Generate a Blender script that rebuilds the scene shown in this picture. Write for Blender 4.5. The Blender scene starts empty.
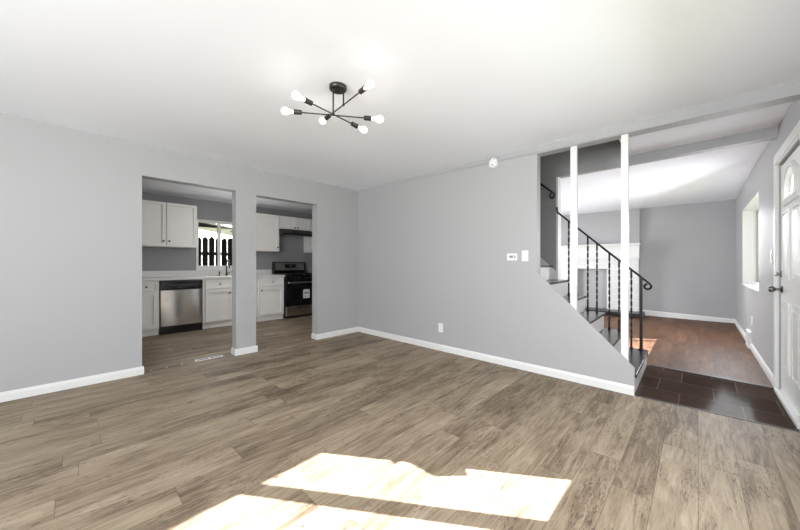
import bpy, bmesh, math, random
from mathutils import Vector, Matrix
random.seed(7)
S = bpy.context.scene
C = S.collection
PI = math.pi

# ---------------------------------------------------------------- camera
cd = bpy.data.cameras.new('camera'); cam = bpy.data.objects.new('camera', cd); C.objects.link(cam)
cam.location = (0, 0, 1.164); cam.rotation_euler = (math.radians(90), 0, math.radians(43.52))
cd.sensor_fit = 'HORIZONTAL'; cd.sensor_width = 36; cd.lens = 36*314/800; cd.shift_y = -.75/800
cd.clip_start = 0.02; cd.clip_end = 200
S.camera = cam
# ---------------------------------------------------------------- exposure
S.view_settings.view_transform = 'Standard'; S.view_settings.look = 'None'
S.view_settings.gamma = 1; S.view_settings.use_curve_mapping = False
S.view_settings.exposure = 0.60
# ---------------------------------------------------------------- world
W = bpy.data.worlds.new('world'); S.world = W; W.use_nodes = True
wn = W.node_tree.nodes; wl = W.node_tree.links
sky = wn.new('ShaderNodeTexSky'); sky.sky_type = 'HOSEK_WILKIE'
sky.sun_direction = Vector((1, .665, .856)).normalized(); sky.turbidity = 6; sky.ground_albedo = .4
hs = wn.new('ShaderNodeHueSaturation'); hs.inputs['Saturation'].default_value = .25
wl.new(sky.outputs[0], hs.inputs['Color']); wl.new(hs.outputs[0], wn['Background'].inputs[0])
wn['Background'].inputs[1].default_value = 1.6
# ---------------------------------------------------------------- sun through the right-hand windows
sd = bpy.data.lights.new('sun', 'SUN'); sd.energy = 25; sd.angle = math.radians(.35); sd.color = (1, .99, 1)
so = bpy.data.objects.new('sun', sd); C.objects.link(so)
so.rotation_euler = Vector((1, .665, .856)).to_track_quat('Z', 'Y').to_euler(); so.location = (6, 4, 5)
# ---------------------------------------------------------------- daylight at the windows, plus added fill lights
def area(name, loc, direction, sx, sy, power, col=(1, 1, 1)):
    d = bpy.data.lights.new(name, 'AREA'); d.shape = 'RECTANGLE'; d.size = sx; d.size_y = sy; d.energy = power; d.color = col
    o = bpy.data.objects.new(name, d); C.objects.link(o); o.location = loc
    o.rotation_euler = Vector(direction).to_track_quat('-Z', 'Y').to_euler(); return o
area('front_uplight_fill', (-.75, -2.93, 1.45), (.06, 1, .48), 1.9, 1.6, 155, (.94, .97, 1))  # added fill behind the camera, tilted up to brighten the ceiling
area('daylight_side_window', (.46, 1.6, 1.4), (-1, .05, -.6), 1.6, .9, 26, (.94, .97, 1))
area('daylight_dining_window', (.48, 6.8, 1.45), (-1, -.5, -.6), 1.8, 1.0, 48, (.94, .97, 1))
area('dining_fill_light', (-4.1, 7.0, 1.2), (1, -.35, -.2), 1.8, 1.4, 122, (.94, .97, 1))  # added fill for the dining room and foyer; the wall behind is solid
area('daylight_kitchen_window', (-6.80, 2.16, 1.5), (1, 0, -.2), .85, .8, 4, (.97, .99, 1))
area('kitchen_fill_light', (-5.15, 2.0, 2.30), (-1, 0, -.55), .3, 2.4, 15, (1, .98, .95))  # added unseen fill aimed at the cabinet fronts, no fixture modelled

# ================================================================ materials
def lin(c):
    return tuple((v/255/12.92) if v/255 <= .04045 else ((v/255+.055)/1.055)**2.4 for v in c)
def mat(name, rgb, rough=.5, metal=0, noise=0, nscale=8, bump=0, bscale=60, spec=.5, coat=0, emis=None, es=0):
    m = bpy.data.materials.new(name); m.use_nodes = True; nt = m.node_tree; b = nt.nodes['Principled BSDF']
    c = lin(rgb)
    b.inputs['Base Color'].default_value = (*c, 1); b.inputs['Roughness'].default_value = rough
    b.inputs['Metallic'].default_value = metal; b.inputs['Specular IOR Level'].default_value = spec
    if coat: b.inputs['Coat Weight'].default_value = coat
    tc = nt.nodes.new('ShaderNodeTexCoord')
    if noise:
        n = nt.nodes.new('ShaderNodeTexNoise'); n.inputs['Scale'].default_value = nscale; n.inputs['Detail'].default_value = 4
        nt.links.new(tc.outputs['Object'], n.inputs['Vector'])
        r = nt.nodes.new('ShaderNodeMapRange'); r.inputs[3].default_value = 1-noise; r.inputs[4].default_value = 1+noise
        nt.links.new(n.outputs[0], r.inputs[0])
        mx = nt.nodes.new('ShaderNodeVectorMath'); mx.operation = 'SCALE'; mx.inputs[0].default_value = c
        nt.links.new(r.outputs[0], mx.inputs['Scale']); nt.links.new(mx.outputs[0], b.inputs['Base Color'])
    if bump:
        n = nt.nodes.new('ShaderNodeTexNoise'); n.inputs['Scale'].default_value = bscale; n.inputs['Detail'].default_value = 3
        nt.links.new(tc.outputs['Object'], n.inputs['Vector'])
        bp = nt.nodes.new('ShaderNodeBump'); bp.inputs['Strength'].default_value = bump; bp.inputs['Distance'].default_value = .002
        nt.links.new(n.outputs[0], bp.inputs['Height']); nt.links.new(bp.outputs[0], b.inputs['Normal'])
    if emis:
        b.inputs['Emission Color'].default_value = (*lin(emis), 1); b.inputs['Emission Strength'].default_value = es
    return m

def planks(name, ramp, rough=.5, width=.165, length=1.22, dark_gap=.55, grain=1.0):
    """wood planks running along the y axis"""
    m = bpy.data.materials.new(name); m.use_nodes = True; nt = m.node_tree; N = nt.nodes; L = nt.links; b = N['Principled BSDF']
    tc = N.new('ShaderNodeTexCoord')
    def m2(op, a, bb=0):
        q = N.new('ShaderNodeMath'); q.operation = op
        for i, v in enumerate((a, bb)):
            if isinstance(v, (int, float)): q.inputs[i].default_value = v
            else: L.new(v, q.inputs[i])
        return q.outputs[0]
    sp = N.new('ShaderNodeSeparateXYZ'); L.new(tc.outputs['Object'], sp.inputs[0])
    u = m2('DIVIDE', sp.outputs[0], width); row = m2('FLOOR', u); fu = m2('SUBTRACT', u, row)
    w1 = N.new('ShaderNodeTexWhiteNoise'); w1.noise_dimensions = '1D'; L.new(row, w1.inputs['W'])
    vv = m2('ADD', m2('DIVIDE', sp.outputs[1], length), m2('MULTIPLY', w1.outputs['Value'], 5)); colm = m2('FLOOR', vv); fv = m2('SUBTRACT', vv, colm)
    cb = N.new('ShaderNodeCombineXYZ'); L.new(row, cb.inputs[0]); L.new(colm, cb.inputs[1])
    w2 = N.new('ShaderNodeTexWhiteNoise'); w2.noise_dimensions = '3D'; L.new(cb.outputs[0], w2.inputs['Vector'])
    eu = m2('MINIMUM', fu, m2('SUBTRACT', 1, fu)); ev = m2('MINIMUM', fv, m2('SUBTRACT', 1, fv))
    gap = m2('MAXIMUM', m2('LESS_THAN', eu, .0016/width), m2('LESS_THAN', ev, .0018/length))
    sc = N.new('ShaderNodeVectorMath'); sc.operation = 'SCALE'; sc.inputs['Scale'].default_value = 41; L.new(w2.outputs['Color'], sc.inputs[0])
    ad = N.new('ShaderNodeVectorMath'); L.new(tc.outputs['Object'], ad.inputs[0]); L.new(sc.outputs[0], ad.inputs[1])
    def nz(sx, sy, detail, dist=0, rgh=.5):
        q = N.new('ShaderNodeMapping'); q.inputs['Scale'].default_value = (sx, sy, 1); L.new(ad.outputs[0], q.inputs[0])
        n = N.new('ShaderNodeTexNoise'); n.inputs['Scale'].default_value = 1; n.inputs['Detail'].default_value = detail; n.inputs['Roughness'].default_value = rgh
        n.inputs['Distortion'].default_value = dist; L.new(q.outputs[0], n.inputs['Vector']); return n
    n1 = nz(6, 1.3, 4, .8); n2 = nz(75, 4.5, 5, .5, .65); n3 = nz(17, 2.2, 7, 2.2, .62)
    class BW: outputs = [w2.outputs['Value']]
    bw = BW
    v = m2('ADD', m2('MULTIPLY', m2('SUBTRACT', bw.outputs[0], .5), .2), .52)
    v = m2('ADD', v, m2('MULTIPLY', m2('SUBTRACT', n1.outputs[0], .5), .95*grain))
    v = m2('ADD', v, m2('MULTIPLY', m2('SUBTRACT', n2.outputs[0], .5), .6*grain))
    v = m2('ADD', v, m2('MULTIPLY', m2('SUBTRACT', n3.outputs[0], .5), .95*grain))
    n4 = nz(42, 7, 6, 3.5, .7)      # small dark cracks and knots
    fl = N.new('ShaderNodeMapRange'); fl.inputs[1].default_value = .36; fl.inputs[2].default_value = .47; fl.inputs[3].default_value = .5*grain; fl.inputs[4].default_value = 0
    L.new(n4.outputs[0], fl.inputs[0])
    ms = N.new('ShaderNodeMapRange'); ms.inputs[1].default_value = .42; ms.inputs[2].default_value = .58; L.new(nz(5, 1.6, 2).outputs[0], ms.inputs[0])
    v = m2('SUBTRACT', v, m2('MULTIPLY', fl.outputs[0], ms.outputs[0]))
    cr = N.new('ShaderNodeValToRGB'); cr.color_ramp.interpolation = 'LINEAR'
    e = cr.color_ramp.elements
    e[0].position = ramp[0][0]; e[0].color = (*lin(ramp[0][1]), 1); e[1].position = ramp[-1][0]; e[1].color = (*lin(ramp[-1][1]), 1)
    for p, c in ramp[1:-1]:
        x = e.new(p); x.color = (*lin(c), 1)
    L.new(v, cr.inputs[0])
    mix = N.new('ShaderNodeMix'); mix.data_type = 'RGBA'; mix.blend_type = 'MULTIPLY'; L.new(m2('MULTIPLY', gap, dark_gap), mix.inputs[0])
    L.new(cr.outputs[0], mix.inputs[6]); mix.inputs[7].default_value = (.25, .22, .2, 1); L.new(mix.outputs[2], b.inputs['Base Color'])
    b.inputs['Specular IOR Level'].default_value = .28
    rr = N.new('ShaderNodeMapRange'); rr.inputs[3].default_value = rough-.06; rr.inputs[4].default_value = rough+.1
    L.new(n2.outputs[0], rr.inputs[0]); L.new(rr.outputs[0], b.inputs['Roughness'])
    bp = N.new('ShaderNodeBump'); bp.inputs['Strength'].default_value = .25; bp.inputs['Distance'].default_value = .002
    hh = m2('SUBTRACT', m2('MULTIPLY', n2.outputs[0], .3), gap)
    L.new(hh, bp.inputs['Height']); L.new(bp.outputs[0], b.inputs['Normal'])
    return m

def slate_mat():
    m = bpy.data.materials.new('slate_tile'); m.use_nodes = True; nt = m.node_tree; N = nt.nodes; L = nt.links; b = N['Principled BSDF']
    tc = N.new('ShaderNodeTexCoord'); k = N.new('ShaderNodeTexBrick'); k.offset = .42; k.squash = 1
    mp = N.new('ShaderNodeMapping'); mp.inputs['Location'].default_value = (.12, -.18, 0); L.new(tc.outputs['Object'], mp.inputs[0])
    k.inputs['Scale'].default_value = 1; k.inputs['Brick Width'].default_value = .38; k.inputs['Row Height'].default_value = .36
    k.inputs['Mortar Size'].default_value = .005; k.inputs['Mortar Smooth'].default_value = .3
    k.inputs['Color1'].default_value = (*lin((60, 47, 41)), 1); k.inputs['Color2'].default_value = (*lin((82, 66, 59)), 1)
    k.inputs['Mortar'].default_value = (*lin((100, 88, 80)), 1)
    L.new(mp.outputs[0], k.inputs['Vector'])
    n = N.new('ShaderNodeTexNoise'); n.inputs['Scale'].default_value = 9; n.inputs['Detail'].default_value = 8; n.inputs['Roughness'].default_value = .65
    L.new(tc.outputs['Object'], n.inputs['Vector'])
    r = N.new('ShaderNodeMapRange'); r.inputs[3].default_value = .6; r.inputs[4].default_value = 1.35; L.new(n.outputs[0], r.inputs[0])
    mx = N.new('ShaderNodeVectorMath'); mx.operation = 'SCALE'; L.new(k.outputs['Color'], mx.inputs[0]); L.new(r.outputs[0], mx.inputs['Scale'])
    L.new(mx.outputs[0], b.inputs['Base Color'])
    b.inputs['Roughness'].default_value = .34; b.inputs['Specular IOR Level'].default_value = .0; b.inputs['Coat Weight'].default_value = .1; b.inputs['Coat Roughness'].default_value = .12; b.inputs['Coat IOR'].default_value = 1.4
    bp = N.new('ShaderNodeBump'); bp.inputs['Strength'].default_value = .35; bp.inputs['Distance'].default_value = .01
    L.new(n.outputs[0], bp.inputs['Height']); L.new(bp.outputs[0], b.inputs['Normal'])
    return m

def brick_mat(name, col, mort):
    m = bpy.data.materials.new(name); m.use_nodes = True; nt = m.node_tree; N = nt.nodes; L = nt.links; b = N['Principled BSDF']
    tc = N.new('ShaderNodeTexCoord'); mp = N.new('ShaderNodeMapping'); mp.inputs['Rotation'].default_value = (PI/2, 0, 0)
    L.new(tc.outputs['Object'], mp.inputs[0])
    k = N.new('ShaderNodeTexBrick'); k.inputs['Scale'].default_value = 1; k.inputs['Brick Width'].default_value = .21
    k.inputs['Row Height'].default_value = .072; k.inputs['Mortar Size'].default_value = .007; k.inputs['Mortar Smooth'].default_value = .3
    k.inputs['Color1'].default_value = (*lin(col), 1); k.inputs['Color2'].default_value = (*lin(tuple(c-6 for c in col)), 1)
    k.inputs['Mortar'].default_value = (*lin(mort), 1); L.new(mp.outputs[0], k.inputs['Vector'])
    L.new(k.outputs['Color'], b.inputs['Base Color']); b.inputs['Roughness'].default_value = .55
    bp = N.new('ShaderNodeBump'); bp.inputs['Strength'].default_value = .8; bp.inputs['Distance'].default_value = .006; bp.invert = True
    L.new(k.outputs['Fac'], bp.inputs['Height']); L.new(bp.outputs[0], b.inputs['Normal'])
    return m

def steel_mat():
    m = mat('brushed_steel', (205, 204, 202), .28, 1)
    nt = m.node_tree; N = nt.nodes; L = nt.links; b = N['Principled BSDF']
    tc = N.new('ShaderNodeTexCoord'); mp = N.new('ShaderNodeMapping'); mp.inputs['Scale'].default_value = (1, 1, 220)
    L.new(tc.outputs['Object'], mp.inputs[0]); n = N.new('ShaderNodeTexNoise'); n.inputs['Scale'].default_value = 3; L.new(mp.outputs[0], n.inputs['Vector'])
    r = N.new('ShaderNodeMapRange'); r.inputs[3].default_value = .12; r.inputs[4].default_value = .2; L.new(n.outputs[0], r.inputs[0]); L.new(r.outputs[0], b.inputs['Roughness'])
    return m

def glass_mat():
    m = bpy.data.materials.new('window_glass'); m.use_nodes = True; nt = m.node_tree; N = nt.nodes; L = nt.links
    N.remove(N['Principled BSDF']); t = N.new('ShaderNodeBsdfTransparent'); g = N.new('ShaderNodeBsdfGlossy'); g.inputs['Roughness'].default_value = .02
    fr = N.new('ShaderNodeFresnel'); fr.inputs[0].default_value = 1.12
    mx = N.new('ShaderNodeMixShader'); L.new(fr.outputs[0], mx.inputs[0]); L.new(t.outputs[0], mx.inputs[1]); L.new(g.outputs[0], mx.inputs[2])
    t.inputs[0].default_value = (.97, .98, .98, 1); L.new(mx.outputs[0], N['Material Output'].inputs[0]); return m

def fan_mat():
    m = bpy.data.materials.new('frosted_glass'); m.use_nodes = True; nt = m.node_tree; N = nt.nodes; L = nt.links
    N.remove(N['Principled BSDF']); t = N.new('ShaderNodeBsdfTranslucent'); t.inputs[0].default_value = (.8, .82, .82, 1)
    g = N.new('ShaderNodeBsdfDiffuse'); g.inputs[0].default_value = (.7, .72, .72, 1); mx = N.new('ShaderNodeMixShader'); L.new(t.outputs[0], mx.inputs[1]); L.new(g.outputs[0], mx.inputs[2])
    n = N.new('ShaderNodeTexNoise'); n.inputs['Scale'].default_value = 22; tc = N.new('ShaderNodeTexCoord'); L.new(tc.outputs['Object'], n.inputs['Vector'])
    L.new(n.outputs[0], mx.inputs[0]); L.new(mx.outputs[0], N['Material Output'].inputs[0]); return m

M = {}
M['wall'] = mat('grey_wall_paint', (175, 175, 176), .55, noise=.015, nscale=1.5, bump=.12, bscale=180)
M['kwall'] = mat('grey_wall_paint_kitchen_shade', (144, 144, 146), .55, noise=.015, nscale=1.5, bump=.12, bscale=180)  # kitchen shade put into the colour: darker copy of the wall grey
M['swall'] = mat('grey_wall_paint_stair_shade', (164, 164, 165), .55, noise=.015, nscale=1.5, bump=.12, bscale=180)  # same wall grey, darkened to stand in for stairwell shade
M['ceil'] = mat('white_ceiling_paint', (245, 248, 254), .8, noise=.01, nscale=1, bump=.1, bscale=140)
M['trim'] = mat('white_trim_paint', (230, 230, 228), .35, noise=.01)
M['cab'] = mat('white_cabinet_paint', (232, 230, 227), .4, noise=.01)
M['counter'] = mat('pale_countertop', (222, 221, 219), .3, noise=.05, nscale=30)
M['steel'] = steel_mat()
M['black'] = mat('black_gloss', (16, 16, 17), .18, noise=.1)
M['blackm'] = mat('black_plastic', (24, 24, 25), .4, noise=.1)
M['iron'] = mat('wrought_iron', (26, 24, 24), .42, metal=.4, noise=.2, nscale=40)
M['gun'] = mat('gunmetal', (70, 67, 64), .35, metal=.8, noise=.1, nscale=30)
M['tread'] = mat('dark_slate_tread', (52, 46, 45), .22, noise=.35, nscale=22, bump=.4, bscale=30)
M['slate'] = slate_mat()
M['brick'] = brick_mat('white_painted_brick', (232, 232, 231), (216, 216, 215))
M['hearth'] = mat('black_hearth_slate', (38, 35, 35), .35, noise=.25, nscale=14)
M['chrome'] = mat('satin_nickel', (120, 116, 112), .25, metal=1, noise=.05)
M['brass'] = mat('worn_brass', (120, 104, 84), .4, metal=.7, noise=.2, nscale=50)
M['plastic'] = mat('white_plastic', (240, 240, 238), .35, noise=.01)
M['display'] = mat('grey_display', (150, 156, 150), .2, noise=.02)
M['slot'] = mat('dark_slot', (60, 60, 60), .5, noise=.05)
M['paper'] = mat('white_sticker_paper', (225, 225, 222), .6, noise=.05, nscale=60)
M['glass'] = glass_mat()
M['ovenglass'] = mat('oven_glass', (10, 10, 11), .08, noise=.1)
M['bulb'] = mat('lit_bulb_glass', (255, 250, 240), .3, emis=(255, 246, 232), es=1.8)
M['floor'] = planks('greige_oak_planks', [(.05, (80, 66, 52)), (.30, (113, 97, 80)), (.52, (143, 127, 107)), (.78, (165, 149, 128)), (1, (184, 170, 150))])
M['floor2'] = planks('red_brown_planks', [(.1, (56, 35, 24)), (.4, (80, 53, 36)), (.65, (104, 73, 50)), (.95, (132, 97, 70))], rough=.5, width=.13, grain=.8)
M['fence'] = mat('weathered_dark_fence', (26, 24, 23), .8, noise=.3, nscale=12)
M['siding'] = mat('pale_siding', (225, 222, 216), .7, noise=.03)
M['roof'] = mat('grey_roof_shingle', (170, 170, 172), .8, noise=.15, nscale=20)
M['bark'] = mat('tree_bark', (70, 58, 48), .9, noise=.3, nscale=20)
M['leaf'] = mat('dark_leaves', (58, 66, 46), .7, noise=.3, nscale=9)
M['ground'] = mat('dry_lawn', (120, 122, 92), .9, noise=.25, nscale=5)
M['ext'] = mat('exterior_siding', (200, 198, 192), .7, noise=.03)

# ================================================================ mesh helpers (world coordinates)
def box(bm, x0, x1, y0, y1, z0, z1, bev=0):
    r = bmesh.ops.create_cube(bm, size=1); vs = r['verts']
    for v in vs:
        v.co = Vector(((x0+x1)/2+v.co.x*abs(x1-x0), (y0+y1)/2+v.co.y*abs(y1-y0), (z0+z1)/2+v.co.z*abs(z1-z0)))
    if bev:
        es = set(e for v in vs for e in v.link_edges)
        bmesh.ops.bevel(bm, geom=list(es), offset=bev, segments=2, profile=.5, affect='EDGES')
    return vs
def cyl(bm, a, b, r, r2=None, seg=20, caps=True):
    a = Vector(a); b = Vector(b); d = b-a
    mt = Matrix.Translation((a+b)/2) @ d.to_track_quat('Z', 'Y').to_matrix().to_4x4()
    bmesh.ops.create_cone(bm, cap_ends=caps, segments=seg, radius1=r, radius2=r if r2 is None else r2, depth=d.length, matrix=mt)
def ball(bm, c, r, sc=(1, 1, 1), seg=20):
    bmesh.ops.create_uvsphere(bm, u_segments=seg, v_segments=max(6, seg//2), radius=r, matrix=Matrix.Translation(c) @ Matrix.Diagonal((*sc, 1)))
def prism(bm, pts, axis, a, b):
    """pts 2-D outline extruded along axis from a to b; axis 0: (y,z) 1: (x,z) 2: (x,y)"""
    def mk(p, t):
        return Vector((t, p[0], p[1])) if axis == 0 else Vector((p[0], t, p[1])) if axis == 1 else Vector((p[0], p[1], t))
    v0 = [bm.verts.new(mk(p, a)) for p in pts]; v1 = [bm.verts.new(mk(p, b)) for p in pts]; n = len(pts)
    fs = [bm.faces.new(v0), bm.faces.new(v1[::-1])]
    for i in range(n):
        fs.append(bm.faces.new((v0[i], v1[i], v1[(i+1) % n], v0[(i+1) % n])))
    bmesh.ops.recalc_face_normals(bm, faces=fs)
def lathe(bm, c, d, prof, seg=24):
    """prof: (distance along d, radius)"""
    c = Vector(c); q = Vector(d).to_track_quat('Z', 'Y').to_matrix()
    rings = []
    for t, r in prof:
        rings.append([bm.verts.new(c+q @ Vector((r*math.cos(2*PI*i/seg), r*math.sin(2*PI*i/seg), t))) for i in range(seg)])
    fs = []
    for k in range(len(rings)-1):
        for i in range(seg):
            fs.append(bm.faces.new((rings[k][i], rings[k][(i+1) % seg], rings[k+1][(i+1) % seg], rings[k+1][i])))
    fs.append(bm.faces.new(rings[0][::-1])); fs.append(bm.faces.new(rings[-1]))
    bmesh.ops.recalc_face_normals(bm, faces=fs)
def tube(bm, pts, r, seg=10):
    pts = [Vector(p) for p in pts]; rings = []
    for i, p in enumerate(pts):
        t = (pts[min(i+1, len(pts)-1)]-pts[max(i-1, 0)]).normalized()
        u = t.cross(Vector((0, 1, 0)))
        if u.length < .2: u = t.cross(Vector((1, 0, 0)))
        u.normalize(); w = t.cross(u)
        rings.append([bm.verts.new(p+(u*math.cos(2*PI*k/seg)+w*math.sin(2*PI*k/seg))*r) for k in range(seg)])
    fs = []
    for i in range(len(rings)-1):
        for k in range(seg):
            fs.append(bm.faces.new((rings[i][k], rings[i][(k+1) % seg], rings[i+1][(k+1) % seg], rings[i+1][k])))
    fs += [bm.faces.new(rings[0][::-1]), bm.faces.new(rings[-1])]
    bmesh.ops.recalc_face_normals(bm, faces=fs)
def pw(v, n):
    if v <= n[0][0]: return v-n[0][0]+n[0][1]
    for (a, b), (c, d) in zip(n, n[1:]):
        if v <= c: return b+(d-b)*(v-a)/(c-a)
    return v-n[-1][0]+n[-1][1]
SURVEY = True
def fit(p):
    """survey correction: rough plan measurements -> measured room dimensions"""
    x, y, z = p
    if not SURVEY: return Vector(p)
    if x < -4.6:
        return Vector((pw(x, [(-6.25, -6.40), (-4.49, -4.412)]) if x > -6.25 else pw(x, [(-6.9, -7.05), (-6.25, -6.40)]),
                       pw(y, [(.877, .794), (1.7, 1.63), (3.2, 3.17), (4.0, 3.99)]) if x > -7.5 else y,
                       pw(z, [(0, 0), (.1, .105), (.88, .898), (1.03, 1.045), (1.165, 1.22), (1.4, 1.46), (1.9, 1.99), (2.16, 2.24), (2.385, 2.43), (2.5, 2.545)])))
    xa = pw(x, [(-4.49, -4.412), (-4.35, -4.272), (-2.589, -2.515), (-1.254, -1.211), (-.436, -.42), (.55, .535)])
    xb = pw(x, [(-4.35, -4.30), (-1.4, -1.398), (-.4, -.40), (.55, .535)])
    t = min(max((y-3.56)/.9, 0), 1); xn = xa+(xb-xa)*t
    if x > .4: yn = pw(y, [(-3, -3), (0, -.08), (2.757, 2.636), (3.6, 3.49), (3.735, 3.646), (4.52, 4.413), (4.73, 4.625), (5.9, 5.76), (7.98, 7.80), (9.1, 9.03)])
    else: yn = pw(y, [(-3, -3), (0, -.08), (.612, .53), (1.56, 1.463), (2.757, 2.636), (3.6, 3.452), (3.71, 3.562), (4.545, 4.51), (4.6, 4.56), (4.655, 4.61), (4.71, 4.66), (9.0, 8.94), (9.1, 9.03)])
    if y > 8.4 and x < -.8: zn = pw(z, [(0, 0), (.055, .10), (.99, 1.06), (1.56, 1.64), (2.44, 2.44)])
    else: zn = pw(z, [(0, 0), (.1, .1), (.165, .185), (.6, .618), (1.0, 1.012), (1.25, 1.256), (1.9, 1.91), (2.06, 2.045), (2.105, 2.105), (2.36, 2.345), (2.44, 2.44)])
    return Vector((xn, yn, zn))
def BM(): return bmesh.new()
def origin(o):
    v = Vector(o.location)
    while o.parent: o = o.parent; v += Vector(o.location)
    return v
def obj(name, bm, m, parent=None, smooth=False, loc=None, label=None):
    me = bpy.data.meshes.new(name)
    off = origin(parent) if parent else (fit(loc) if loc else Vector((0, 0, 0)))
    for v in bm.verts: v.co = fit(v.co)-off
    if smooth:
        for f in bm.faces: f.smooth = True
    bm.to_mesh(me); bm.free(); me.materials.append(M[m])
    o = bpy.data.objects.new(name, me); C.objects.link(o)
    if parent: o.parent = parent
    elif loc: o.location = off
    if smooth:
        try: me.set_sharp_from_angle(angle=math.radians(40))
        except Exception: pass
    if label: o['label'] = label
    return o
def tag(o, label, cat, group=None):
    o['label'] = label; o['category'] = cat
    if group: o['group'] = group
    return o
def thing(name, label, cat, loc, group=None):
    o = bpy.data.objects.new(name, None); C.objects.link(o); o.location = fit(loc); o.empty_display_size = .1
    return tag(o, label, cat, group)
def struct(name, bm, m, parent=None):
    o = obj(name, bm, m, parent)
    if not parent: o['kind'] = 'structure'
    return o
def sroot(name, loc):
    o = bpy.data.objects.new(name, None); C.objects.link(o); o.location = fit(loc); o['kind'] = 'structure'; return o
def boxes(*bs):
    bm = BM()
    for b in bs: box(bm, *b)
    return bm

# ================================================================ setting
XL, XR, YB, YS, YF, YK = -4.35, .55, 3.60, -3.0, 9.10, 4.60
T = .11
H = 2.44
# floors
struct('floor', boxes((-4.4, XR, YS, 3.60, -.12, 0), (-6.92, -4.4, YS, 4.7, -.12, 0)), 'floor')
struct('floor_foyer', boxes((-1.0, XR+.12, 3.60, 4.655, -.12, .001)), 'slate')
struct('floor_dining', boxes((-4.2, XR, 4.655, YF, -.12, 0)), 'floor2')
struct('trim_1', boxes((-.42, XR, 3.590, 3.608, 0, .004)), 'slot')
struct('trim_2', boxes((-.40, XR, 4.645, 4.70, 0, .005)), 'slot')
# ceilings
struct('ceiling', boxes((XL, XR, YS, YB+T, H, H+.15)), 'ceil')
struct('ceiling_foyer', boxes((-.60, XR, YB+T, YK+T, H, H+.15)), 'ceil')
struct('ceiling_dining', boxes((-4.2, XR, YK+T, YF, H, H+.15)), 'ceil')
struct('ceiling_kitchen', boxes((-6.90, XL-.14, -.75, 4.7, 2.385, 2.55)), 'ceil')
struct('ceiling_stairwell', boxes((-4.35, -.35, YB, YK+T, 3.9, 4.0)), 'ceil')
# walls
TL = .14
struct('wall_left', boxes((XL-TL, XL, YS, .612, 0, H), (XL-TL, XL, .612, 1.560, 2.105, H), (XL-TL, XL, 1.560, 1.816, 0, H),
                          (XL-TL, XL, 1.816, 2.757, 2.092, H), (XL-TL, XL, 2.757, YB+T, 0, H)), 'wall')
bm = BM()
prism(bm, [(XL, 0), (-.425, 0), (-.425, .222), (-1.215, .99), (-1.294, 1.066), (-1.294, 2.36), (XR, 2.36), (XR, H), (XL, H)], 1, YB, YB+.02)
box(bm, XL, -1.294, YB+.02, YB+T, 0, H); box(bm, -1.294, XR, YB+.02, YB+T, 2.36, H)
struct('wall_back', bm, 'wall')
struct('wall_stairwell_front', boxes((XL, -.6, YB, YB+T, H+.15, 3.9)), 'wall')
struct('wall_stairwell_side', boxes((-.6, -.5, YB, YK+T, H+.15, 3.9), (XL, XL+.1, YB+T, YK, 0, 3.9)), 'wall')
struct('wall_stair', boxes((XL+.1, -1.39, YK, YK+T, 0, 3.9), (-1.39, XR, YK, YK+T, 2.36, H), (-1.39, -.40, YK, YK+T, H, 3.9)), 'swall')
# right wall: window holes (foreground pair, dining room) and the front door hole
WR = .20
def rwall(bs): return [(XR, XR+WR, a, b, c, d) for a, b, c, d in bs]
struct('wall_right', boxes(*rwall([(YS, 1.20, 0, H), (1.20, 2.80, 0, .842), (1.20, 2.80, 2.077, H), (2.80, 3.63, 0, H), (3.63, 4.58, 2.08, H),
                                   (4.58, 5.92, 0, H), (5.92, 7.90, 0, .83), (5.92, 7.90, 2.07, H), (7.90, YF+.2, 0, H)])), 'wall')
struct('wall_front', boxes((XL-TL, -3.6, YS-.15, YS, 0, H), (-.2, XR+WR, YS-.15, YS, 0, H), (-3.6, -.2, YS-.15, YS, 0, .6), (-3.6, -.2, YS-.15, YS, 2.3, H)), 'wall')
struct('wall_far', boxes((-4.3, XR, YF, YF+.15, 0, H)), 'wall')
struct('wall_dining_left', boxes((-4.3, -4.2, YK+T, YF, 0, H)), 'wall')
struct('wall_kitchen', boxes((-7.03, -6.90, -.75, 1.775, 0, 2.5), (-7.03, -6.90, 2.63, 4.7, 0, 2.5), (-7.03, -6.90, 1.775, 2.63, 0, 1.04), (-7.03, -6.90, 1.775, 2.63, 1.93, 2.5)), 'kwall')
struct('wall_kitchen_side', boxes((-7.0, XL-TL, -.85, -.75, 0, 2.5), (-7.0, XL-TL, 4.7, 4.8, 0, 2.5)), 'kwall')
struct('ground', boxes((-40, 30, -30, 40, -.5, -.15)), 'ground')

# the house goes on upstairs and shades the back yard
struct('wall_upper_storey', boxes((-7.03, -6.93, -3.2, 9.3, 2.56, 5.4), (.65, .75, -3.2, 9.3, 2.6, 5.4), (-6.93, .65, -3.2, -3.1, 2.6, 5.4), (-6.93, .65, 9.2, 9.3, 2.6, 5.4)), 'ext')
struct('roof', boxes((-7.4, 1.05, -3.5, 9.6, 5.4, 5.55)), 'roof')

struct('wall_sun_blocker', boxes((1.35, 2.5, 8.4, 8.5, -.15, 3.2)), 'siding')  # unseen panel added to block sun and trim the dining room patch
# chimney breast (grey, carries the white fireplace)
struct('wall_chimney', boxes((-3.1, -.97, 9.0, YF, 0, H)), 'wall')

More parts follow.
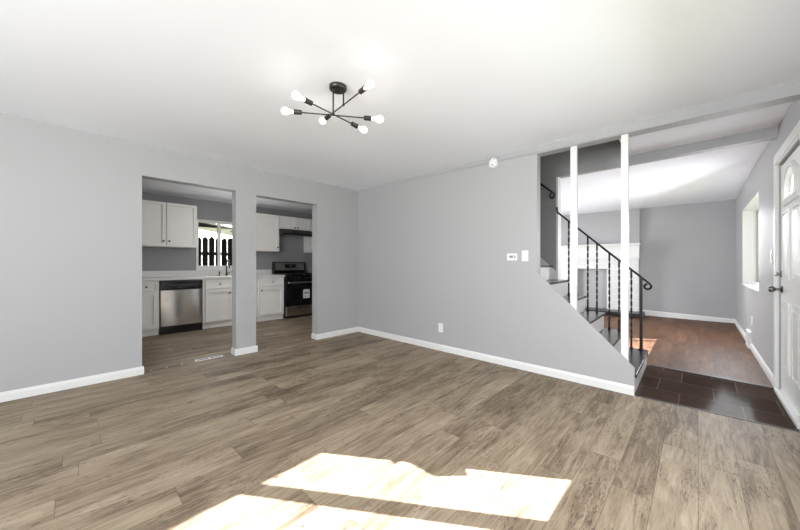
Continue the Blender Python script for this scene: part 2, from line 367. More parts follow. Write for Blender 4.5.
# baseboards
def bb_x(bm, x0, x1, y, s):   # along x, face towards s*y
    pr = [(0, 0), (s*.016, 0), (s*.016, .060), (s*.010, .068), (s*.008, .078), (0, .082)]
    prism(bm, [(y+p, z) for p, z in pr], 0, x0, x1)
def bb_y(bm, y0, y1, x, s):
    pr = [(0, 0), (s*.016, 0), (s*.016, .060), (s*.010, .068), (s*.008, .078), (0, .082)]
    prism(bm, [(x+p, z) for p, z in pr], 1, y0, y1)
bm = BM(); bb_y(bm, YS, .628, XL, 1); bb_x(bm, XL-TL, XL, .612, 1)
bb_y(bm, 1.544, 1.832, XL, 1); bb_x(bm, XL-TL, XL, 1.560, -1); bb_x(bm, XL-TL, XL, 1.816, 1)
bb_y(bm, 2.741, YB, XL, 1); bb_x(bm, XL-TL, XL, 2.757, -1)
struct('baseboard_left', bm, 'trim')
bm = BM(); bb_x(bm, XL+.016, -.425, YB, -1); struct('baseboard_back', bm, 'trim')
bm = BM(); bb_y(bm, 4.72, YF, XR, -1); bb_y(bm, YS, 3.5, XR, -1); struct('baseboard_right', bm, 'trim')
bm = BM(); bb_x(bm, -.97, XR, YF, -1); bb_y(bm, 8.99, YF, -.97, 1); struct('baseboard_far', bm, 'trim')
struct('trim_3', boxes((-1.402, -1.375, YK-.012, YK+T+.012, .9, 2.36)), 'trim')   # white end casing of the stair wall
# white block on the right baseboard
tag(obj('plinth_block', boxes((XR-.035, XR, 6.62, 6.95, .0, .205)), 'trim', loc=(XR, 6.8, 0)), 'small white block standing up from the baseboard under the wall outlet', 'trim block')

# ---------------------------------------------------------------- windows
def window_x(name, x, y0, y1, z0, z1, mull, reveal_x, horizontal=False, fr=.045):
    """window in a wall of constant x. mull: list of y of the mullions"""
    r = sroot(name, (x, (y0+y1)/2, z0))
    bm = BM(); d = .03
    box(bm, x-d, x+d, y0, y0+fr, z0, z1); box(bm, x-d, x+d, y1-fr, y1, z0, z1)
    box(bm, x-d, x+d, y0+fr, y1-fr, z0, z0+fr); box(bm, x-d, x+d, y0+fr, y1-fr, z1-fr, z1)
    if fr == .03: box(bm, x-d, x+d, y0+fr, y1-fr, z0+fr, z0+.06)
    for m_, w in mull: box(bm, x-d*.8, x+d*.8, m_-w/2, m_+w/2, z0+fr, z1-fr)
    f = obj('window_frame', bm, 'trim', r)
    obj('pane', boxes((x-.003, x+.003, y0+fr, y1-fr, z0+fr, z1-fr)), 'glass', r)
    return r
w = window_x('window_1', .66, 1.20, 2.80, .842, 2.077, [(2.309, .08)], XR, fr=.02)
obj('sill', boxes((XR-.03, .63, 1.17, 2.83, .822, .842)), 'trim', w)
w = window_x('window_2', .69, 5.92, 7.90, .83, 2.07, [(7.03, .06)], XR)
bm = BM(); t_ = .012
box(bm, XR-.008, .66, 5.90, 7.92, .81, .832); box(bm, XR, .66, 5.92, 5.92+t_, .83, 2.07); box(bm, XR, .66, 7.90-t_, 7.90, .83, 2.07); box(bm, XR, .66, 5.92, 7.90, 2.07-t_, 2.07)
obj('sill', bm, 'trim', w, label='white sill and window reveal lining')
w = window_x('window_3', -6.96, 1.775, 2.63, 1.04, 1.93, [(2.165, .055)], -6.9, fr=.03)
bm = BM()
box(bm, -6.90, -6.885, 1.76, 1.775, 1.035, 1.95); box(bm, -6.90, -6.885, 2.63, 2.68, 1.035, 1.95); box(bm, -6.90, -6.885, 1.775, 2.63, 1.93, 1.95)
box(bm, -6.92, -6.865, 1.755, 2.67, 1.032, 1.055)
obj('casing', bm, 'trim', w)
# front window behind the camera
r = sroot('window_4', (-1.9, YS-.08, .6)); bm = BM()
for a, b in ((-3.6, -3.54), (-2.5, -2.45), (-1.35, -1.30), (-.26, -.2)): box(bm, a, b, YS-.11, YS-.06, .6, 2.3)
box(bm, -3.54, -.26, YS-.11, YS-.06, .6, .66); box(bm, -3.54, -.26, YS-.11, YS-.06, 2.24, 2.3)
obj('window_frame', bm, 'trim', r)
obj('pane', boxes((-3.54, -.26, YS-.09, YS-.085, .66, 2.24)), 'glass', r)

# ---------------------------------------------------------------- front door with its frame
r = sroot('door_1', (XR, 4.1, 0))
bm = BM(); cx0, cx1 = XR-.02, XR+.0
def casing(bm, y0, y1, z1, w_):   # door casing, stepped profile
    for (a, b, c) in ((0, w_, .014), (.012, w_-.03, .022)):
        box(bm, XR-c, XR, y1+a, y1+b, 0, z1+a); box(bm, XR-c, XR, y0-b, y0-a, 0, z1+a); box(bm, XR-c, XR, y0-b, y1+b, z1+a, z1+b)
casing(bm, 3.63, 4.58, 2.08, .11)
obj('door_casing', bm, 'trim', r)
bm = BM(); DX = XR+.012; y0, y1 = 3.645, 4.565
box(bm, DX, DX+.045, y0, y1, .03, 1.70)
ah = [(4.105+.24*math.cos(PI*i/24), 1.70+.24*math.sin(PI*i/24)) for i in range(25)]
prism(bm, [(y0, 1.70), (y0, 2.065), (4.105, 2.065)]+ah[12:], 0, DX, DX+.045)
prism(bm, ah[:13]+[(4.105, 2.065), (y1, 2.065), (y1, 1.70)], 0, DX, DX+.045)
# raised panels: two tall upper, two lower
def panel(bm, a, b, c, d):
    for k, (i, h) in enumerate(((0, .010), (.022, .004), (.045, .011))):
        if k == 0:
            box(bm, DX-h, DX, a, b, c, c+.02); box(bm, DX-h, DX, a, b, d-.02, d); box(bm, DX-h, DX, a, a+.02, c+.02, d-.02); box(bm, DX-h, DX, b-.02, b, c+.02, d-.02)
        elif k == 2: box(bm, DX-h, DX, a+i, b-i, c+i, d-i, .004)
leaf = obj('door_leaf', bm, 'trim', r)
bm = BM()
for (a, b) in ((3.77, 4.04), (4.17, 4.44)):
    panel(bm, a, b, .22, .82); panel(bm, a, b, 1.02, 1.62)
obj('raised_panels', bm, 'trim', leaf)
fc, fr_, fz = 4.105, .30, 1.70
def arc(r_, n=24): return [(fc+r_*math.cos(PI*i/n), fz+r_*math.sin(PI*i/n)) for i in range(n+1)]
bm = BM()
for (ro, ri, h) in ((.30, .24, .014), (.285, .255, .022)):
    o_, i_ = arc(ro), arc(ri)
    for k in range(24): prism(bm, [o_[k], o_[k+1], i_[k+1], i_[k]], 0, DX-h, DX)
box(bm, DX-.014, DX, fc-.30, fc+.30, fz-.04, fz+.012)
obj('fanlight_frame', bm, 'trim', leaf)
bm = BM(); prism(bm, arc(.24), 0, DX+.018, DX+.024)
M['fan'] = fan_mat()
obj('fanlight_pane', bm, 'fan', leaf)
bm = BM()
for a in (45, 90, 135):
    c_, s_ = math.cos(math.radians(a)), math.sin(math.radians(a))
    cyl(bm, (DX+.012, fc+.02*c_, fz+.02*s_), (DX+.012, fc+.24*c_, fz+.24*s_), .005, seg=6)
obj('fanlight_bars', bm, 'trim', leaf)
bm = BM(); ky = 4.50
lathe(bm, (DX, ky, .925), (-1, 0, 0), [(0, .032), (.006, .032), (.010, .026), (.014, .012), (.04, .011), (.046, .02), (.056, .028), (.068, .030), (.080, .024), (.086, .012)])
obj('door_knob', bm, 'chrome', r, smooth=True, label='dark nickel round door knob')
bm = BM(); lathe(bm, (DX, ky, 1.065), (-1, 0, 0), [(0, .03), (.008, .03), (.014, .022), (.016, .008), (.026, .007)])
box(bm, DX-.045, DX-.024, ky-.005, ky+.005, 1.05, 1.08, .002)
obj('deadbolt', bm, 'chrome', r, smooth=True, label='dark nickel deadbolt turn')
obj('threshold', boxes((XR-.03, XR+.2, 3.645, 4.565, .002, .03)), 'trim', r)
obj('door_stop', boxes((XR+.058, XR+.2, 3.63, 3.645, .03, 2.08), (XR+.058, XR+.2, 4.565, 4.58, .03, 2.08), (XR+.058, XR+.2, 3.63, 4.58, 2.065, 2.08)), 'trim', r)

# added unseen lantern outside between window and door: casts the notch in the sun patch
t = thing('notch_occluder', 'added unseen shadow-casting lantern outside beside the front window', 'occluder', (.75, 2.92, 1.45))
obj('wall_plate', boxes((.75, .765, 2.89, 2.97, 1.7, 1.86)), 'iron', t)
bm = BM(); tube(bm, [(.76, 2.93, 1.82), (.84, 2.91, 1.86), (.90, 2.87, 1.84)], .01)
obj('bracket', bm, 'iron', t)
bm = BM(); lathe(bm, (.9, 2.911, 1.59), (0, 0, 1), [(0, .03), (.02, .055), (.05, .125), (.06, .125), (.2, .02), (.24, .008)], 4)
obj('occluder_body', bm, 'iron', t)

# ================================================================ staircase
R0, NX, RI, GO = .165, -.410, .195, .207
SY0, SY1 = YB+.022, 4.575
t = thing('staircase', 'straight staircase with dark treads and white risers rising left behind the grey wall', 'staircase', (-.41, 4.1, 0))
for n in range(13):
    nx = NX-GO*n; z = R0+RI*n
    y1 = SY1 if n < 4 else YK-.002; y0 = SY0 if n < 4 else YB+T
    if n == 4: y0, y1 = SY0, YK-.002
    bm = BM(); bx_ = nx-GO-.012
    box(bm, bx_, nx, y0, y1, z-.026, z, .004)
    obj('tread', bm, 'tread', t, label='dark slate tread')
    bm = BM(); box(bm, nx-.035, nx-.018, y0+.003, y1-.012, z-RI+(.001 if n else 0), z-.027)
    obj('riser', bm, 'trim', t)
# stringer / closed side under the open treads
bm = BM()
pts = [(NX-.018, 0)]
for n in range(4):
    nx = NX-GO*n; z = R0+RI*n
    pts += [(nx-.018, z-.028), (nx-GO-.018, z-.028)]
pts += [(NX-.018-GO*4, 0)]
prism(bm, pts, 1, SY1-.035, SY1-.015)
obj('stringer', bm, 'trim', t, label='white stair stringer')
bm = BM(); sl = RI/GO
zs = lambda x: R0+(NX-x)*sl - .045
prism(bm, [(-1.402, zs(-1.402)-.30), (-1.402, zs(-1.402)), (-3.1, zs(-3.1)), (-3.1, zs(-3.1)-.5), (-1.6, zs(-1.6)-.5)], 1, YK-.016, YK-.001)
obj('skirt_board', bm, 'trim', t, label='white skirt board on the stair wall')

# posts
for (xa, xb, n, lab) in ((-.966, -.906, 2, 'slim square white post standing on the upper stairs, left of two'), (-.531, -.474, 0, 'slim square white post standing on the bottom stair, right of two')):
    z = R0+RI*n; bm = BM(); box(bm, xa, xb, YB+.024, YB+.066, z, 2.36, .002)
    tag(obj('stair_post', bm, 'trim', loc=((xa+xb)/2, YB+.045, z)), lab, 'post', 'white posts between the stairs and the ceiling beam')

# wrought iron railing
RY = 4.545
t = thing('stair_railing', 'black wrought iron stair railing with twisted balusters and scrolled end', 'railing', (-.48, RY, R0))
rx0, rz0, rx1, rz1 = -1.37, 1.85, -.477, 1.008
slp = (rz1-rz0)/(rx1-rx0)
pts = [(rx0-.01, RY, rz0+.075), (rx0-.004, RY, rz0+.03), (rx0, RY, rz0)]
for i in range(1, 7):
    x = rx0+(rx1-rx0)*i/6; pts.append((x, RY, rz0+slp*(x-rx0)))
ex, ez = -.40, rz0+slp*(-.40-rx0)
pts.append((ex, RY, ez)); cx_, cz_, rr = ex-.016, ez-.036, .034
for i in range(13):
    a = math.radians(40-i*26); k = rr*(1-.018*i)
    pts.append((cx_+k*math.cos(a), RY, cz_+k*math.sin(a)))
bm = BM(); tube(bm, pts, .0115, 8); obj('handrail', bm, 'iron', t, smooth=True)
def twisted(bm, x, y, z0, z1, s=.0078, tw=True):
    n = max(8, int((z1-z0)/.012)); rings = []
    for i in range(n+1):
        z = z0+(z1-z0)*i/n; f = (z-z0)/(z1-z0); a = 0
        if tw: a = min(max((f-.12)/.8, 0), 1)*PI*9
        rings.append([bm.verts.new((x+math.cos(a)*s*(1, -1, -1, 1)[k]*1.25-math.sin(a)*s*(1, 1, -1, -1)[k]*.6, y+math.sin(a)*s*(1, -1, -1, 1)[k]*1.25+math.cos(a)*s*(1, 1, -1, -1)[k]*.6, z)) for k in range(4)])
    fs = []
    for i in range(n):
        for k in range(4): fs.append(bm.faces.new((rings[i][k], rings[i][(k+1) % 4], rings[i+1][(k+1) % 4], rings[i+1][k])))
    fs += [bm.faces.new(rings[0][::-1]), bm.faces.new(rings[-1])]
    bmesh.ops.recalc_face_normals(bm, faces=fs)
for x in (-1.232, -1.135, -1.012, -.912, -.782, -.684, -.565):
    n = int(math.floor((NX-x)/GO)); z0 = R0+RI*n; z1 = rz0+slp*(x-rx0)
    bm = BM(); twisted(bm, x, RY, z0, z1); box(bm, x-.014, x+.014, RY-.014, RY+.014, z0, z0+.022, .004)
    obj('baluster', bm, 'iron', t)
bm = BM(); box(bm, -.488, -.460, RY-.014, RY+.014, R0, rz0+slp*(-.475-rx0)); box(bm, -.50, -.448, RY-.026, RY+.026, R0, R0+.01, .002)
obj('newel_post', bm, 'iron', t)
# handrail on the stair wall
t = thing('wall_handrail', 'black iron handrail with curled end on the dark stair wall', 'handrail', (-1.45, YK, 2.15))
pts = []
hx0, hz0, hx1, hz1 = -3.0, 3.62, -1.43, 2.137
for i in range(7): pts.append((hx0+(hx1-hx0)*i/6, 4.53, hz0+(hz1-hz0)*i/6))
for i in range(12):
    a = math.radians(50-i*28); k = .034*(1-.03*i); pts.append((hx1-.006+k*math.cos(a), 4.53, hz1-.037+k*math.sin(a)))
bm = BM(); tube(bm, pts, .0105, 8); obj('rail', bm, 'iron', t, smooth=True)
bm = BM(); tube(bm, [(-1.6, 4.53, hz0+(hz1-hz0)*(1.4/1.57)), (-1.6, 4.56, 2.22), (-1.6, 4.6, 2.22)], .007, 8); obj('bracket', bm, 'iron', t)

# ================================================================ fireplace in the far room
t = thing('fireplace', 'white painted brick fireplace with mantel and black hearth behind the stair railing', 'fireplace', (-1.95, 9.0, 0))
bm = BM(); fy = 8.88
box(bm, -2.85, -2.25, fy, 9.0, .055, 1.26); box(bm, -1.56, -.975, fy, 9.0, .055, 1.26); box(bm, -2.25, -1.56, fy, 9.0, .99, 1.26)
obj('brick_surround', bm, 'brick', t)
bm = BM(); box(bm, -2.25, -1.56, 8.975, 8.995, .055, .99); obj('firebox_panel', bm, 'wall', t, label='grey panel closing the firebox')
bm = BM(); box(bm, -2.87, -.965, fy-.02, 9.0, 1.26, 1.52); box(bm, -2.89, -.955, fy-.06, 9.0, 1.26, 1.30, .006); box(bm, -2.88, -.96, fy-.04, 9.0, 1.215, 1.26, .006)
box(bm, -1.58, -1.54, fy-.012, fy, .06, 1.0); box(bm, -2.27, -2.23, fy-.012, fy, .06, 1.0); box(bm, -2.27, -1.54, fy-.012, fy, .985, 1.03)
obj('frieze', bm, 'trim', t)
bm = BM(); box(bm, -2.93, -.94, fy-.12, 9.0, 1.52, 1.56, .006); obj('mantel_shelf', bm, 'trim', t)
bm = BM(); box(bm, -2.95, -.87, 8.45, 9.0, .001, .055, .006); obj('hearth', bm, 'hearth', t, label='black slate hearth')

# ================================================================ wall fittings
t = thing('smoke_detector', 'round white smoke detector high on the grey wall', 'smoke detector', (-1.808, YB, 2.365))
bm = BM(); lathe(bm, (-1.808, YB, 2.365), (0, -1, 0), [(0, .058), (.012, .058), (.03, .048), (.036, .03), (.037, .012)], 32); obj('housing', bm, 'plastic', t, smooth=True)
bm = BM(); lathe(bm, (-1.808, YB-.036, 2.345), (0, -1, 0), [(0, .008), (.004, .007)], 12); obj('test_button', bm, 'slot', t)
for a in range(0, 360, 60):
    bm = BM(); box(bm, -1.808+.04*math.cos(math.radians(a))-.006, -1.808+.04*math.cos(math.radians(a))+.006, YB-.034, YB-.028, 2.365+.04*math.sin(math.radians(a))-.002, 2.365+.04*math.sin(math.radians(a))+.002)
    obj('vent_slot', bm, 'slot', t)
t = thing('thermostat', 'white rectangular thermostat on the grey wall left of the light switch', 'thermostat', (-1.57, YB, 1.237))
bm = BM(); box(bm, -1.632, -1.510, YB-.024, YB, 1.198, 1.280, .006); obj('housing', bm, 'plastic', t)
obj('screen', boxes((-1.600, -1.555, YB-.0255, YB-.023, 1.228, 1.256)), 'display', t)
bm = BM(); box(bm, -1.545, -1.525, YB-.027, YB-.023, 1.243, 1.255, .001); box(bm, -1.545, -1.525, YB-.027, YB-.023, 1.225, 1.237, .001); obj('buttons', bm, 'display', t)
def rocker(y_or_x, along, label, name, x, y, z, w_=.072, h_=.118, n=1, outlet=False):
    """along='x': plate on the wall y; along='y': plate on the right wall"""
    t = thing(name, label, 'outlet' if outlet else 'light switch', (x, y, z))
    def b(bm, a0, a1, d0, d1, z0, z1, bev=0):
        if along == 'x': box(bm, x+a0, x+a1, y-d1, y-d0, z+z0, z+z1, bev)
        else: box(bm, x-d1, x-d0, y+a0, y+a1, z+z0, z+z1, bev)
    bm = BM(); b(bm, -w_/2, w_/2, 0, .007, -h_/2, h_/2, .002); obj('plate', bm, 'plastic', t)
    if outlet:
        for zz in (-.026, .026):
            bm = BM(); b(bm, -.017, .017, .007, .010, zz-.016, zz+.016, .0012); s_ = obj('socket', bm, 'plastic', t)
            bm = BM(); b(bm, -.009, -.006, .010, .0106, zz-.004, zz+.008); b(bm, .006, .009, .010, .0106, zz-.004, zz+.008); b(bm, -.002, .002, .010, .0106, zz-.012, zz-.008)
            obj('slots', bm, 'slot', s_)
    else:
        bm = BM(); b(bm, -.015, .015, .007, .011, -.032, .032, .0015); obj('rocker', bm, 'plastic', t)
        bm = BM(); b(bm, -.0165, .0165, .007, .0075, -.0345, .0345); obj('rocker_gap', bm, 'display', t)
rocker(0, 'x', 'white light switch plate on the grey wall right of the thermostat', 'light_switch', -1.425, YB, 1.25)
rocker(0, 'y', 'white light switch plate beside the front door casing', 'light_switch', XR, 4.93, 1.235, h_=.14)
rocker(0, 'x', 'white outlet low on the grey wall above the baseboard', 'wall_outlet', -2.59, YB, .288, outlet=True)
rocker(0, 'y', 'white outlet low on the right wall below the dining window', 'wall_outlet', XR, 6.55, .38, outlet=True)

# floor registers in the kitchen opening
t = thing('floor_register', 'pale metal edged floor register in the kitchen doorway', 'floor register', (-4.46, 1.24, 0))
bm = BM()
box(bm, -4.50, -4.492, 1.135, 1.435, 0, .006); box(bm, -4.438, -4.43, 1.135, 1.435, 0, .006); box(bm, -4.492, -4.438, 1.135, 1.147, 0, .006); box(bm, -4.492, -4.438, 1.423, 1.435, 0, .006); box(bm, -4.492, -4.438, 1.279, 1.289, 0, .006)
obj('frame', bm, 'plastic', t)
bm = BM(); box(bm, -4.492, -4.438, 1.147, 1.423, 0, .002); obj('grille', bm, 'slot', t)
t = thing('floor_strip', 'dark brass strip with pale screws on the floor in the kitchen doorway', 'floor strip', (-4.42, .82, 0))
bm = BM(); box(bm, -4.432, -4.408, .66, 1.02, 0, .003); obj('strip', bm, 'brass', t)
for y in (.70, .84, .99):
    bm = BM(); cyl(bm, (-4.42, y, .003), (-4.42, y, .006), .010, seg=12); obj('screw', bm, 'plastic', t)

# ================================================================ ceiling light
SURVEY = False
HB = Vector((-1.878, 1.289, 2.230)); H3 = Vector((-1.833, 1.345, 2.300))
t = thing('ceiling_light', 'dark six-bulb starburst ceiling light hanging from the white ceiling', 'ceiling light', (-1.875, 1.328, H))
bm = BM(); lathe(bm, (-1.875, 1.328, H), (0, 0, -1), [(0, .062), (.020, .062), (.026, .057), (.027, .02)], 36); obj('canopy', bm, 'gun', t, smooth=True)
bm = BM(); cyl(bm, (HB.x, HB.y, H-.03), HB, .0055, seg=12); ball(bm, HB, .012, seg=12); obj('stem', bm, 'gun', t, smooth=True)
bm = BM(); cyl(bm, (H3.x, H3.y, H-.03), H3, .0055, seg=12); ball(bm, H3, .010, seg=12); obj('stem', bm, 'gun', t, smooth=True)
for a, b, c in (((-1.898, 1.015, 2.262), (-1.861, 1.559, 2.196), HB), ((-2.108, 1.045, 2.242), (-1.655, 1.535, 2.204), HB), ((-2.160, 1.383, 2.300), (-1.501, 1.307, 2.300), H3)):
    a = Vector(a); b = Vector(b); u = (b-a).normalized()
    bm = BM(); cyl(bm, a+u*.112, b-u*.112, .0045, seg=10); obj('arm', bm, 'gun', t, smooth=True)
    for p, d in ((a, -u), (b, u)):
        q = p-d*.050     # neck of the bulb
        bm = BM(); lathe(bm, q-d*.068, d, [(0, .006), (.004, .016), (.056, .0175), (.0565, .012)], 20); s_ = obj('socket', bm, 'gun', t, smooth=True)
        bm = BM(); lathe(bm, q-d*.012, d, [(0, .010), (.024, .011), (.037, .017), (.049, .0235), (.060, .026), (.071, .0240), (.080, .018), (.086, .009), (.088, .002)], 20)
        obj('bulb', bm, 'bulb', s_, smooth=True)
        pl = bpy.data.lights.new('bulb_light', 'POINT'); pl.energy = .06; pl.color = (1, .93, .84); pl.shadow_soft_size = .03
        po = bpy.data.objects.new('bulb_light', pl); C.objects.link(po); po.location = p+d*.055

# ================================================================ kitchen
SURVEY = True
def shaker(bm, x, y0, y1, z0, z1, rail=.055, th=.032):
    """shaker front facing +x, back face at x"""
    box(bm, x, x+th*.3, y0+rail*.9, y1-rail*.9, z0+rail*.9, z1-rail*.9)
    box(bm, x, x+th, y0, y0+rail, z0, z1); box(bm, x, x+th, y1-rail, y1, z0, z1)
    box(bm, x, x+th, y0+rail, y1-rail, z0, z0+rail); box(bm, x, x+th, y0+rail, y1-rail, z1-rail, z1)
def knob(parent, x, y, z):
    bm = BM(); lathe(bm, (x, y, z), (1, 0, 0), [(0, .006), (.012, .006), (.016, .014), (.024, .015), (.028, .010)], 14); obj('knob', bm, 'blackm', parent, smooth=True)
FX = -6.27
def base_cab(label, y0, y1, doors, drawers):
    t = thing('base_cabinet', label, 'cabinet', (FX, (y0+y1)/2, 0), 'white kitchen base cabinets')
    bm = BM(); box(bm, -6.89, FX, y0, y1, .10, .878); obj('body', bm, 'cab', t)
    obj('toe_kick', boxes((-6.85, FX-.035, y0, y1, 0, .10)), 'cab', t)
    for a, b, ky_ in drawers:
        bm = BM(); shaker(bm, FX, a, b, .708, .862, .032); d = obj('drawer', bm, 'cab', t); knob(d, FX+.032, ky_, .785)
    for a, b, ky_ in doors:
        bm = BM(); shaker(bm, FX, a, b, .118, .684); d = obj('door', bm, 'cab', t)
        if ky_: knob(d, FX+.032, ky_, .62)
base_cab('narrow white base cabinet left of the dishwasher', .78, 1.095, [(.795, 1.075, None)], [(.795, 1.075, .925)])
base_cab('white sink base cabinet right of the dishwasher below the window', 1.71, 2.64, [(1.745, 2.175, 2.13), (2.195, 2.61, 2.24)], [(1.745, 2.175, 1.97), (2.195, 2.61, 2.41)])
base_cab('white base cabinet left of the range', 2.65, 3.19, [(2.675, 3.165, 2.71)], [(2.675, 3.165, 2.93)])
t = thing('countertop', 'pale kitchen countertop with low backsplash over the base cabinets', 'countertop', (-6.5, 2.0, .88))
bm = BM(); box(bm, -6.895, -6.225, .76, 3.195, .882, .918, .003); obj('slab', bm, 'counter', t)
bm = BM(); box(bm, -6.897, -6.878, .76, 3.195, .918, 1.03, .002); obj('backsplash', bm, 'counter', t)
# dishwasher
t = thing('dishwasher', 'stainless steel dishwasher with black control panel and black toe panel', 'dishwasher', (-6.25, 1.40, 0))
bm = BM(); box(bm, -6.85, -6.26, 1.10, 1.705, .0, .875); obj('body', bm, 'blackm', t)
bm = BM()   # bowed steel door
n = 14; vs = []
for i in range(n+1):
    f = i/n; y = 1.112+(1.695-1.112)*f; vs.append((-6.248+.016*math.sin(PI*f)**.6, y))
prism(bm, [(p[0], p[1]) for p in vs]+[(-6.262, 1.695), (-6.262, 1.112)], 2, .13, .715)
obj('door', bm, 'steel', t, smooth=True)
bm = BM(); box(bm, -6.26, -6.232, 1.103, 1.702, .722, .868, .005); p_ = obj('control_panel', bm, 'black', t)
bm = BM(); prism(bm, [(1.17+.48*i/12, .79+.022*math.sin(PI*i/12)*-1) for i in range(13)]+[(1.65, .815), (1.17, .815)], 0, -6.232, -6.2305); obj('handle_recess', bm, 'blackm', p_)
for y in (1.34, 1.36, 1.38, 1.40, 1.44, 1.60): obj('indicator_mark', boxes((-6.232, -6.2312, y, y+.008, .750, .756)), 'display', p_)
obj('toe_panel', boxes((-6.262, -6.25, 1.103, 1.702, .01, .118)), 'black', t)
# faucet
t = thing('kitchen_faucet', 'black gooseneck faucet on the countertop in front of the kitchen window', 'faucet', (-6.78, 2.25, .918))
bm = BM(); lathe(bm, (-6.78, 2.25, .918), (0, 0, 1), [(0, .026), (.01, .026), (.02, .018), (.06, .016)], 16)
pts = [(-6.78, 2.25, .97), (-6.78, 2.25, 1.12)]
for i in range(1, 10):
    a = PI-PI*i/9; pts.append((-6.70+.08*math.cos(a), 2.25, 1.12+.08*math.sin(a)))
pts.append((-6.62, 2.25, 1.06)); tube(bm, pts, .011, 10); obj('spout', bm, 'blackm', t, smooth=True)
bm = BM(); cyl(bm, (-6.78, 2.265, .965), (-6.76, 2.33, 1.0), .007, seg=8); obj('lever', bm, 'blackm', t)
t = thing('soap_dispenser', 'small black soap dispenser beside the kitchen faucet', 'soap dispenser', (-6.78, 2.12, .918))
bm = BM(); lathe(bm, (-6.78, 2.12, .918), (0, 0, 1), [(0, .018), (.008, .018), (.012, .01), (.07, .009), (.075, .014), (.088, .014)], 12); obj('pump', bm, 'blackm', t, smooth=True)
bm = BM(); cyl(bm, (-6.78, 2.12, 1.0), (-6.70, 2.12, .985), .006, seg=8); obj('nozzle', bm, 'blackm', t)
# upper cabinets
def upper(label, y0, y1, z0, z1, doors):
    t = thing('wall_cabinet', label, 'cabinet', (-6.9, (y0+y1)/2, z0), 'white kitchen wall cabinets')
    bm = BM(); box(bm, -6.898, -6.57, y0, y1, z0, z1); obj('body', bm, 'cab', t)
    for a, b, ky_, kz in doors:
        bm = BM(); shaker(bm, -6.57, a, b, z0+.004, z1-.004, .05 if z1-z0 > .4 else .04); d = obj('door', bm, 'cab', t); knob(d, -6.538, ky_, kz)
upper('white two-door wall cabinet above the dishwasher left of the window', .775, 1.695, 1.41, 2.16, [(.78, 1.232, 1.20), (1.238, 1.690, 1.27)][:0] + [(.785, 1.229, 1.195, 1.50), (1.241, 1.683, 1.275, 1.50)])
upper('tall white wall cabinet left of the range hood', 2.70, 3.215, 1.385, 2.16, [(2.705, 3.21, 3.175, 1.47)])
upper('short white wall cabinet above the range hood', 3.22, 3.98, 1.865, 2.16, [(3.225, 3.597, 3.565, 1.905), (3.603, 3.975, 3.635, 1.905)])
upper('white wall cabinet right of the range hood', 3.985, 4.55, 1.385, 2.16, [(3.99, 4.545, 4.03, 1.47)])
t = thing('range_hood', 'dark under-cabinet range hood above the stove', 'range hood', (-6.65, 3.6, 1.74))
bm = BM(); prism(bm, [(-6.895, 1.74), (-6.42, 1.74), (-6.40, 1.775), (-6.52, 1.862), (-6.895, 1.862)], 1, 3.225, 3.975); obj('shell', bm, 'gun', t)
bm = BM(); box(bm, -6.86, -6.46, 3.27, 3.93, 1.732, 1.74); obj('filter', bm, 'steel', t)
# range
t = thing('kitchen_range', 'stainless and black freestanding range under the hood', 'stove', (-6.5, 3.58, 0))
y0, y1 = 3.205, 3.96
bm = BM(); box(bm, -6.88, -6.235, y0, y1, .03, .895); obj('body', bm, 'black', t)
bm = BM(); box(bm, -6.88, -6.20, y0-.003, y1+.003, .895, .915, .004); ck = obj('cooktop', bm, 'black', t)
for cx_, cy_ in ((-6.38, 3.39), (-6.38, 3.77), (-6.68, 3.39), (-6.68, 3.77)):
    bm = BM(); lathe(bm, (cx_, cy_, .915), (0, 0, 1), [(0, .05), (.012, .045), (.016, .03)], 16)
    obj('burner', bm, 'blackm', ck)
bm = BM()
for a, b in ((3.24, 3.57), (3.60, 3.93)):
    for yy in (a, (a+b)/2, b): box(bm, -6.83, -6.24, yy-.006, yy+.006, .925, .945)
    for xx in (-6.83, -6.535, -6.24): box(bm, xx-.006, xx+.006, a, b, .925, .945)
    for xx in (-6.825, -6.245):
        for yy in (a, b): box(bm, xx-.006, xx+.006, yy-.006, yy+.006, .914, .93)
obj('grate', bm, 'blackm', ck)
bm = BM(); prism(bm, [(-6.88, .915), (-6.78, .915), (-6.775, 1.0), (-6.80, 1.15), (-6.83, 1.165), (-6.88, 1.165)], 1, y0, y1); obj('backguard_frame', bm, 'black', t)
bm = BM(); prism(bm, [(-6.776, 1.01), (-6.772, 1.01), (-6.797, 1.15), (-6.801, 1.15)], 1, y0+.03, y1-.03); bg = obj('backguard', bm, 'steel', t, label='stainless backguard')
bm = BM(); prism(bm, [(-6.7775, 1.06), (-6.775, 1.06), (-6.787, 1.12), (-6.7895, 1.12)], 1, 3.46, 3.72); obj('display', bm, 'black', bg)
bm = BM(); prism(bm, [(-6.778, 1.085), (-6.7745, 1.085), (-6.7775, 1.10), (-6.781, 1.10)], 1, 3.57, 3.61); obj('clock', bm, 'display', bg)
bm = BM(); box(bm, -6.237, -6.205, y0, y1, .80, .892, .004); cp = obj('control_strip', bm, 'black', t)
for yy in (3.30, 3.40, 3.50, 3.66, 3.76, 3.86):
    bm = BM(); lathe(bm, (-6.205, yy, .845), (1, 0, 0), [(0, .022), (.008, .020), (.024, .017)], 14); obj('knob', bm, 'blackm', cp)
bm = BM(); box(bm, -6.237, -6.203, y0+.003, y1-.003, .262, .790, .004); od = obj('oven_door', bm, 'black', t)
obj('window', boxes((-6.203, -6.201, 3.33, 3.84, .36, .64)), 'ovenglass', od)
bm = BM(); box(bm, -6.203, -6.17, y0+.05, y0+.07, .74, .76); box(bm, -6.203, -6.17, y1-.07, y1-.05, .74, .76); box(bm, -6.176, -6.156, y0+.02, y1-.02, .735, .768, .006); obj('handle', bm, 'steel', od, label='stainless oven handle')
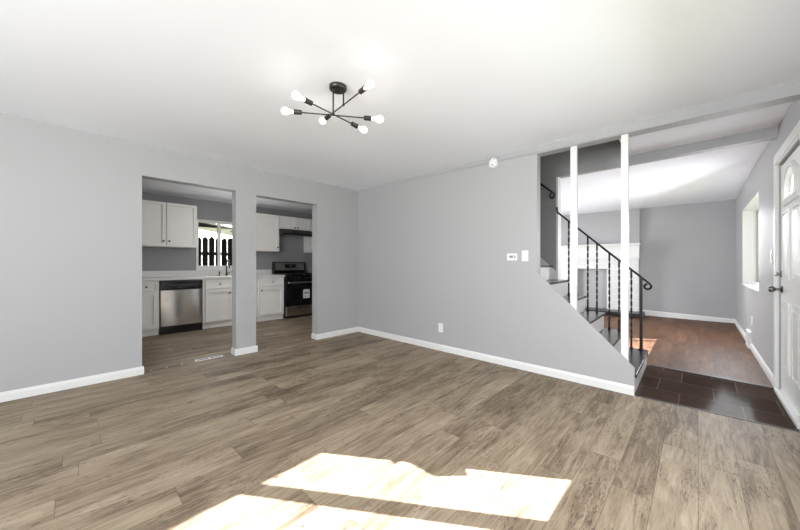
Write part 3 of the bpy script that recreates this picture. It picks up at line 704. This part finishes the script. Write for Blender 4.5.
bm = BM(); box(bm, -6.2005, -6.1995, 3.585, 3.745, .40, .575); box(bm, -6.2005, -6.1995, 3.60, 3.73, .575, .595); st = obj('sticker', bm, 'paper', od)
obj('print', boxes((-6.1995, -6.199, 3.61, 3.72, .50, .535), (-6.1995, -6.199, 3.61, 3.70, .44, .448), (-6.1995, -6.199, 3.61, 3.69, .425, .431)), 'display', st)
bm = BM(); box(bm, -6.237, -6.203, y0+.003, y1-.003, .045, .250, .004); dw = obj('drawer', bm, 'steel', t, label='stainless storage drawer')
obj('drawer_groove', boxes((-6.203, -6.202, 3.45, 3.72, .205, .222)), 'blackm', dw)
obj('foot', boxes((-6.80, -6.26, y0+.03, y1-.03, 0, .03)), 'blackm', t)

# ================================================================ outside the kitchen window
t = thing('picket_fence', 'dark wooden picket fence with pointed tops outside the kitchen window', 'fence', (-10, 3.2, -.15))
for i in range(32):
    y = .6+i*.165; h = 1.86+random.uniform(-.02, .02); bm = BM()
    prism(bm, [(y, -.15), (y+.143, -.15), (y+.143, h-.07), (y+.11, h-.02), (y+.0715, h), (y+.033, h-.02), (y, h-.07)], 0, -10.0, -9.978)
    obj('picket', bm, 'fence', t)
for z in (.25, 1.36):
    bm = BM(); box(bm, -10.045, -10.0, .5, 6.0, z, z+.09); obj('fence_rail', bm, 'fence', t)
t = thing('neighbour_house', 'pale gabled house beyond the picket fence', 'house', (-18, 4.5, -.15))
obj('wall', boxes((-22, -18, 2.6, 13, -.15, 3.0)), 'siding', t)
bm = BM(); prism(bm, [(2.2, 3.6), (13.2, 1.9), (13.2, 2.05), (2.2, 3.9)], 0, -22.3, -17.6); obj('roof', bm, 'roof', t)
bm = BM()
for k in range(6): box(bm, -18.02, -18.0, 2.6, 13, 1.4+k*.25, 1.42+k*.25)
obj('siding_lines', bm, 'roof', t)
obj('chimney', boxes((-18.6, -18.0, 2.3, 3.4, -.15, 4.5)), 'fence', t)
def tree(x, y, h, r, label, nb=7):
    t = thing('tree', label, 'tree', (x, y, -.15))
    bm = BM(); cyl(bm, (x, y, -.15), (x, y, h*.65), .12, .07, 10)
    for i in range(nb):
        a = i*2.4; cyl(bm, (x, y, h*(.45+.03*i)), (x+r*.9*math.cos(a), y+r*.9*math.sin(a), h*.7+.12*i), .04, .012, 6)
    obj('trunk', bm, 'bark', t)
    bm = BM()
    for i in range(420):
        a = random.uniform(0, 2*PI); e_ = random.uniform(-1, 1); q = r*random.uniform(.35, 1)
        c = Vector((x+q*math.cos(a)*math.sqrt(1-e_*e_), y+q*math.sin(a)*math.sqrt(1-e_*e_), h*.8+q*.7*e_))
        d = Vector((random.uniform(-1, 1), random.uniform(-1, 1), random.uniform(-1, 1))).normalized(); u = d.orthogonal().normalized(); w_ = d.cross(u)
        s = random.uniform(.05, .11); bm.faces.new([bm.verts.new(c+u*s), bm.verts.new(c+w_*s*.5), bm.verts.new(c-u*s), bm.verts.new(c-w_*s*.5)])
    f = obj('foliage', bm, 'leaf', t); f['kind'] = 'stuff'
tree(-12.2, 5.0, 3.1, .95, 'leafy tree beyond the fence at the right of the kitchen window')
